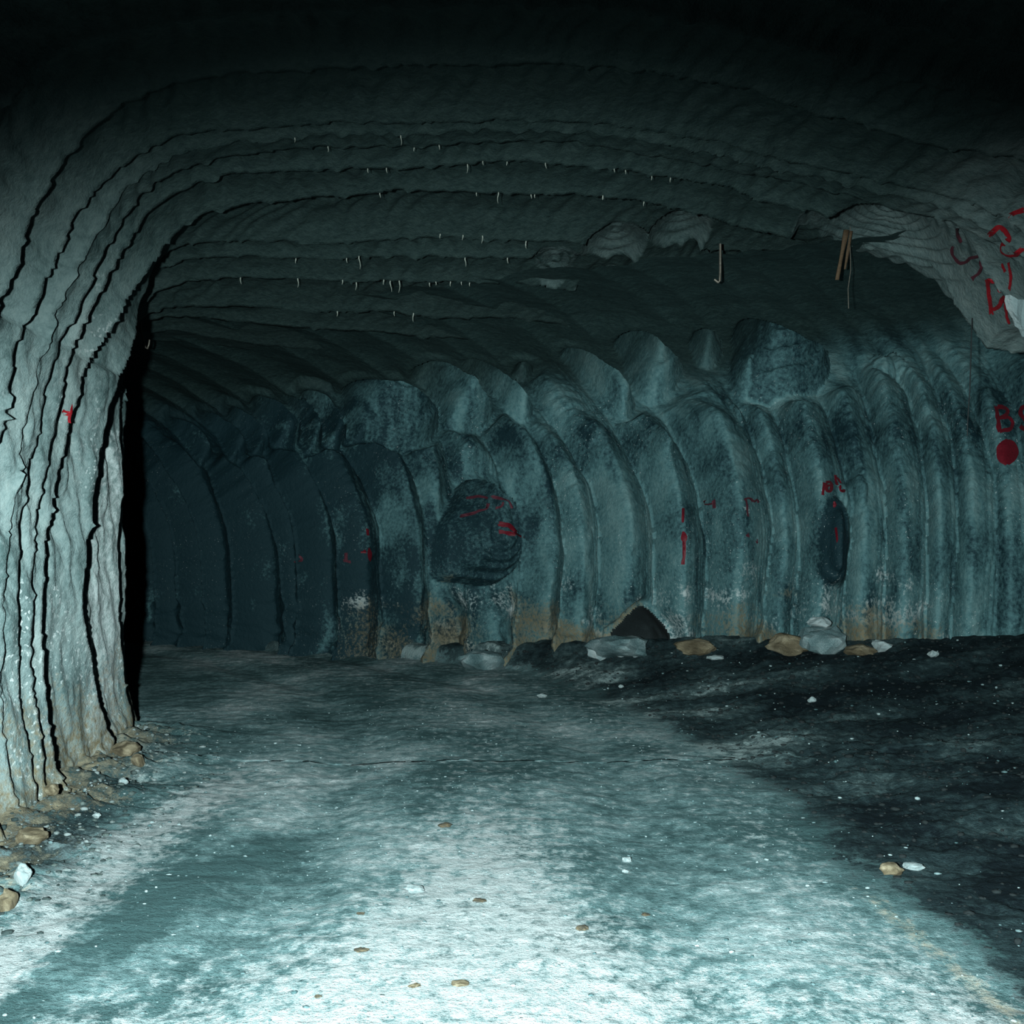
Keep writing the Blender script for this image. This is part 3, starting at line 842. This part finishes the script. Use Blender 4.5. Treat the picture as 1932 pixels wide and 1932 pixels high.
# ------------------------------------------------------------------ rocks
def rock_mesh(name, seed, rough=0.28, flat=0.7, sub=3):
    import bmesh
    bm = bmesh.new()
    bmesh.ops.create_icosphere(bm, subdivisions=sub, radius=1.0)
    r = np.random.default_rng(seed)
    dirs = r.normal(size=(9, 3))
    dirs /= np.linalg.norm(dirs, axis=1, keepdims=True)
    cut = 0.55 + 0.35 * r.random(9)
    for v in bm.verts:
        p = np.array(v.co)
        for dv, cc in zip(dirs, cut):                # broken facets
            e = p @ dv - cc
            if e > 0:
                p = p - dv * e * 0.9
        k = 1 + rough * float(fbm(p[0] * 2 + seed, p[1] * 2 + p[2] * 1.7, 3, seed % 50))
        v.co = p * k
        v.co.z *= flat
    me = bpy.data.meshes.new(name)
    bm.to_mesh(me)
    bm.free()
    co = np.array([tuple(v.co) for v in me.vertices])
    for n_, v_ in (('tone', 0.5 + 0.7 * fbm(co[:, 0] * 1.7 + seed, co[:, 1] * 1.7 + co[:, 2], 3, 9)), ('grain', np.full(len(co), 0.4))):
        me.attributes.new(n_, 'FLOAT', 'POINT').data.foreach_set('value', v_.astype(np.float32))
    return me


def put_rock(name, px, py, wpx, hpx, mat, label, seed, cat='rock', group=None, depth=None, sink=0.25):
    """stands a rock on the ground seen at a photograph pixel (its foot)"""
    # walk the ray down to the ground
    t = np.linspace(3.6, 19, 3000)
    x, y, z = (px - CX) / F * t, t, EYE - (py - HY) / F * t
    g = floor_z(x, y)
    hit = np.where(z <= g)[0]
    i = hit[0] if len(hit) else len(t) - 1
    if depth is not None:
        i = int(np.argmin(np.abs(t - depth)))
    if depth is None:
        while (x[i] - W0[0]) * NX + (y[i] - W0[1]) * NY < 0.42 and i > 0:
            i -= 1
    P = np.array([x[i], y[i], floor_z(x[i], y[i])])
    sx, sz = wpx / F * t[i] / 2, hpx / F * t[i] / 2
    me = rock_mesh(name, seed)
    o = link(name, me, mat)
    zs = np.array([v.co.z for v in me.vertices])
    xs = np.array([v.co.x for v in me.vertices])
    kx, kz = 2 * sx / np.ptp(xs), 2 * sz / np.ptp(zs)
    o.scale = (kx, kx * 0.8, kz)
    o.location = (P[0], P[1], P[2] - zs.min() * kz - sink * sz)
    o.rotation_euler = (0, 0, 0)
    return tag(o, label, cat, group)


put_rock('salt_block', 1168, 1226, 118, 48, M_GREY, 'large grey salt block lying in the muck below the dark hollow', 3)
put_rock('salt_lump', 1128, 1196, 44, 38, M_PALE, 'rounded pale lump against the wall beside the dark hollow', 4)
put_rock('salt_lump', 1200, 1178, 28, 18, M_PALE, 'small white lump inside the dark hollow at the wall foot', 5)
put_rock('salt_lump', 1172, 1186, 20, 13, M_PALE, 'tiny white lump at the mouth of the dark hollow', 6)
put_rock('salt_block', 905, 1206, 92, 42, M_GREY, 'grey block at the wall foot below the round scoop', 7)
put_rock('clay_slab', 1490, 1202, 92, 46, M_TAN, 'brown rounded slab leaning at the foot of the wall', 8)
put_rock('salt_mound', 1553, 1192, 84, 62, M_GREY, 'tall whitish mound under the dark slot', 9)
mound = bpy.data.objects['salt_mound']
me = rock_mesh('salt_lump', 10)
o = link('salt_lump', me, M_PALE)
o.scale = (0.13, 0.10, 0.09)
ztop = max((mound.location.z + mound.scale.z * v.co.z) for v in mound.data.vertices)
o.location = (mound.location.x - 0.04, mound.location.y, ztop + 0.015)
tag(o, 'white lump capping the mound under the dark slot', 'rock')
put_rock('salt_lump', 1664, 1172, 40, 24, M_PALE, 'pale lump half buried by brown stains at the wall foot', 11)
put_rock('clay_lump', 1312, 1198, 80, 34, M_TAN, 'brown clay ledge at the wall foot beside the hollow', 12)
put_rock('clay_lump', 1630, 1200, 70, 24, M_TAN, 'brown clay lump right of the whitish mound', 13)
put_rock('salt_flake', 1760, 1240, 22, 14, M_PALE, 'bright white flake lying alone on the dark muck', 14)
put_rock('salt_flake', 1532, 1324, 18, 12, M_PALE, 'yellowish white flake on the dark muck slope', 15)
put_rock('salt_flake', 1350, 1246, 34, 10, M_PALE, 'flat pale flake on the muck below the brown ledge', 16)
put_rock('salt_flake', 1172, 1298, 10, 7, M_PALE, 'small white chip at the upper edge of the muck', 17)
put_rock('clay_lump', 98, 1500, 26, 24, M_TAN, 'tan lump at the pillar foot beside the black cleft', 18)
put_rock('clay_lump', 62, 1592, 58, 34, M_TAN, 'broad tan lump at the pillar foot near the frame edge', 19)
put_rock('clay_lump', 260, 1446, 24, 28, M_TAN, 'pale tan stone below the pillar corner', 20)
put_rock('clay_lump', 238, 1424, 60, 30, M_TAN, 'orange-brown foot of the pillar corner', 21)
put_rock('salt_lump', 232, 1480, 20, 14, M_PALE, 'small pale stone on dark crumbs by the pillar', 22)
put_rock('salt_lump', 182, 1548, 18, 12, M_PALE, 'pale stone on the crumbs before the pillar', 23)
put_rock('salt_lump', 42, 1672, 34, 44, M_PALE, 'bluish white lump low beside the pillar', 24)
put_rock('clay_lump', 14, 1716, 40, 44, M_TAN, 'tan stone at the left frame edge', 25)
put_rock('clay_lump', 1682, 1650, 46, 24, M_TAN, 'tan stone on the border between road and muck', 26)
put_rock('salt_lump', 1722, 1640, 40, 14, M_PALE, 'pale crust piece beside the tan stone at the muck border', 27)
put_rock('salt_lump', 1182, 1626, 18, 10, M_PALE, 'white pebble on the road right of the middle', 28)
put_rock('salt_lump', 1180, 1648, 14, 9, M_PALE, 'smaller white pebble just before the other one', 29)
put_rock('salt_lump', 784, 1684, 38, 16, M_PALE, 'flat white piece on the road left of the pale track', 30)
put_rock('salt_lump', 1022, 1316, 20, 9, M_PALE, 'far white pebble on the road near the muck', 31)
put_rock('earth_clod', 1100, 1754, 26, 9, M_CLOD, 'dark brown clod on the pale road, rightmost of the brown ones', 32, 'clod')
put_rock('earth_clod', 682, 1796, 30, 7, M_CLOD, 'brown clod on the road left of the pale track', 33, 'clod')
put_rock('earth_clod', 680, 1726, 16, 5, M_CLOD, 'small brown clod behind another left of the track', 34, 'clod')
put_rock('earth_clod', 782, 1862, 26, 7, M_TAN, 'yellow-brown clod near the bottom edge, left of its twin', 35, 'clod')
put_rock('earth_clod', 866, 1858, 34, 9, M_TAN, 'yellow-brown clod near the bottom edge, right of its twin', 36, 'clod')
put_rock('earth_clod', 600, 1882, 16, 5, M_CLOD, 'tiny red-brown clod at the bottom edge', 37, 'clod')
put_rock('earth_clod', 905, 1702, 28, 7, M_CLOD, 'faint brown clod in the middle of the pale track', 38, 'clod')
put_rock('earth_clod', 838, 1560, 28, 9, M_CLOD, 'dark clod on the road behind the pale track', 39, 'clod')
put_rock('earth_clod', 1218, 1728, 18, 5, M_CLOD, 'small dark clod on the right part of the road', 40, 'clod')

# loose crumbs on the muck bank and along the pillar: too many to count
rb = rock_mesh('crumb', 77, sub=1)
cv = np.array([tuple(v.co) for v in rb.vertices])
cf = np.array([tuple(p.vertices) for p in rb.polygons])
bpy.data.meshes.remove(rb)


def crumbs(name, pts, sizes, mat, label):
    n = len(pts)
    a = rng.random(n) * 6.28
    ca_, sa_ = np.cos(a)[:, None], np.sin(a)[:, None]
    st = 0.6 + 0.8 * rng.random((n, 3))
    b = cv[None] * st[:, None, :]
    x = b[..., 0] * ca_ - b[..., 1] * sa_
    y = b[..., 0] * sa_ + b[..., 1] * ca_
    V = np.stack([x, y, b[..., 2]], -1) * sizes[:, None, None] + pts[:, None, :]
    Q = (cf[None] + (np.arange(n) * len(cv))[:, None, None]).reshape(-1, 3)
    me = mesh_from(name, V.reshape(-1, 3), Q, {'tone': np.repeat(rng.random(n), len(cv))}, False)
    return tag(link(name, me, mat), label, 'rubble', kind='stuff')


def scatter(n, xr, yr, keep):
    x, y = rng.uniform(*xr, n), rng.uniform(*yr, n)
    k = keep(x, y)
    x, y = x[k], y[k]
    return np.stack([x, y, floor_z(x, y)], 1)


on_bank = lambda x, y: ((x - np.interp(y, bY, bX)) > 0.05) & (((x - W0[0]) * NX + (y - W0[1]) * NY) > 0.05)
by_pillar = lambda x, y: (x - np.interp(y, LY_K, LX_K) < 0.9 * rng.random(len(x)) ** 1.5 + 0.05) & (x > np.interp(y, LY_K, LX_K) + 0.05)
p = scatter(9000, (-2, 5), (4, 16.5), on_bank)
crumbs('muck_rubble', p, 0.006 + 0.022 * rng.random(len(p)) ** 3, M_MUCK_HOLLOW,
       'dark crumbs strewn over the muck bank')
p = scatter(1500, (-2, 5), (4, 16.5), on_bank)
crumbs('salt_rubble', p, 0.005 + 0.016 * rng.random(len(p)) ** 3, M_GREY, 'pale salt chips strewn over the muck bank')
p = scatter(7000, (-3.2, -1.6), (5, 10), by_pillar)
crumbs('pillar_rubble', p, 0.005 + 0.022 * rng.random(len(p)) ** 3.5, M_CRUMB, 'grey crumbs along the foot of the pillar')
p = scatter(3500, (-3, 1.9), (3.8, 12), lambda x, y: (x < np.interp(y, bY, bX)) & (x > np.interp(y, LY_K, LX_K) + 0.2))
crumbs('road_grit', p, 0.003 + 0.011 * rng.random(len(p)) ** 4, M_GREY, 'fine salt grit scattered on the road')


# ------------------------------------------------------------------ things hanging from the roof
def tube(name, pts, radii, mat, parent=None, seg=7):
    pts = np.asarray(pts, float)
    n = len(pts)
    radii = np.broadcast_to(radii, (n,))
    T = np.gradient(pts, axis=0)
    T /= np.linalg.norm(T, axis=1, keepdims=True)
    ref = np.array([0.3, 0.9, 0.2])
    A = np.cross(T, ref)
    A /= np.linalg.norm(A, axis=1, keepdims=True)
    B = np.cross(T, A)
    th = np.linspace(0, 2 * np.pi, seg, endpoint=False)
    ring = A[:, None] * np.cos(th)[None, :, None] + B[:, None] * np.sin(th)[None, :, None]
    V = (pts[:, None] + ring * radii[:, None, None]).reshape(-1, 3)
    Q = []
    for i in range(n - 1):
        for j in range(seg):
            Q.append((i * seg + j, i * seg + (j + 1) % seg, (i + 1) * seg + (j + 1) % seg, (i + 1) * seg + j))
    me = mesh_from(name, V, np.array(Q), {'tone': np.full(len(V), 0.6)})
    return link(name, me, mat, parent)


def at(px, py, Y):
    return np.array([(px - CX) / F * Y, Y, EYE - (py - HY) / F * Y])


DRIPS = [(553, 283, 8), (628, 281, 10), (741, 283, 18), (788, 282, 7), (829, 285, 8), (909, 288, 7), (1035, 305, 10), (1155, 328, 6), (695, 311, 8), (733, 311, 9),
         (880, 323, 16), (963, 330, 6), (715, 369, 8), (896, 378, 6), (939, 388, 20), (998, 397, 7), (1009, 396, 6), (832, 436, 8), (875, 441, 9), (912, 446, 14),
         (996, 458, 8), (996, 468, 14), (568, 504, 8), (678, 475, 24), (651, 476, 8), (879, 486, 16), (959, 500, 10), (748, 512, 22), (648, 530, 8), (673, 530, 14),
         (725, 532, 9), (734, 538, 20), (851, 519, 8), (871, 543, 6), (883, 543, 6), (782, 566, 16), (450, 540, 12), (578, 535, 16), (1140, 365, 8), (1181, 337, 7),
         (1226, 350, 7), (1253, 358, 8), (1209, 384, 8), (1137, 362, 7), (808, 541, 7), (823, 540, 6), (745, 581, 8), (635, 590, 9)]
cusp = np.where((np.abs(uL.ravel() - 0.985) < 0.015) & (CA.ravel() > 3.2) & (VL[:, 1] > 5.5) & (VL[:, 1] < 13) & (VL[:, 0] < 1.6))[0]
for x, y, ln in DRIPS:
    p0 = VL[cusp[int(np.argmin((PXL[cusp, 0] - x) ** 2 + (PXL[cusp, 1] - y) ** 2))]]
    k = p0[1] / F
    ln_m = ln * k
    pts = [(0, 0, 0.03)] + [(0.1 * ln_m * math.sin(3 * t + x), 0, -ln_m * t) for t in (0.15, 0.45, 0.75, 1.0)]
    o = tube('salt_stalactite', pts, [1.5 * k, 1.2 * k, .75 * k, .55 * k, .2 * k], M_DRIP, seg=6)
    o.location = tuple(p0)
    tag(o, 'thin whitish salt drip hanging from an edge of the roof bands', 'stalactite', 'salt drips along the roof bands')

Yh = 11.4
o = tube('roof_hook', [at(264, 600, Yh), at(267, 628, Yh), at(272, 645, Yh), at(275, 656, Yh), at(278, 658, Yh), at(281, 650, Yh), at(282, 641, Yh)], 0.0085, M_WIRE)
tag(o, 'bent wire hook hanging from the roof beside the pillar', 'hook')
Yh = 9.15
o = tube('roof_hook', [at(1359, 460, Yh), at(1359, 490, Yh), at(1359, 512, Yh), at(1358, 530, Yh), at(1355, 533, Yh), at(1348, 527, Yh)], 0.0095, M_WIRE)
tag(o, 'straight hanging wire with a short hooked end near the dark recess', 'hook')
Yh = 8.72


def splint(px0, py0, px1, py1, wpx, label):
    a, b = at(px0, py0, Yh), at(px1, py1, Yh)
    w = wpx / F * Yh / 2
    V = []
    for t in np.linspace(0, 1, 9):
        c = a + (b - a) * t
        ww = w * (1 - 0.35 * t) * (1 + 0.15 * math.sin(7 * t + px0))
        for dx, dy in ((-1, -.4), (1, -.4), (1, .5), (-1, .5)):
            V.append(c + np.array([dx * ww, dy * ww, 0]))
    Q = [(i * 4 + j, i * 4 + (j + 1) % 4, i * 4 + 4 + (j + 1) % 4, i * 4 + 4 + j) for i in range(8) for j in range(4)]
    Q += [(0, 3, 2, 1), (32, 33, 34, 35)]
    me = mesh_from('timber_splint', np.array(V), np.array(Q), smooth=False)
    return tag(link('timber_splint', me, M_WOOD), label, 'timber')


splint(1597, 434, 1579, 528, 9, 'longer brown timber splint hanging below the arched roof lip')
splint(1606, 436, 1594, 508, 6, 'shorter yellowish timber splint beside the longer one under the roof lip')
a = at(1604, 470, Yh)
o = tube('roof_wire', [a + (0, 0, .16), a, at(1605, 510, Yh), at(1600, 545, Yh), at(1601, 582, Yh)], 0.003, M_WIRE)
tag(o, 'thin wire dangling behind the timber splints', 'wire')
Yc = 8.45
o = tube('hanging_cable', [at(1834, 600, Yc), at(1832, 660, Yc), at(1830, 730, Yc), at(1826, 790, Yc), at(1825, 822, Yc)], 0.0045, M_CABLE)
tag(o, 'thin black cable hanging straight down below the painted brow', 'cable')

# pale broken face at the end of the brow
me = rock_mesh('salt_slab', 55, 0.18, 1.0, 4)
o = link('salt_slab', me, M_PALE)
o.scale = (0.42, 0.22, 0.46)
o.location = (3.60, 7.9, 3.3)
tag(o, 'bright broken salt face beside the painted brow at the frame edge', 'rock')
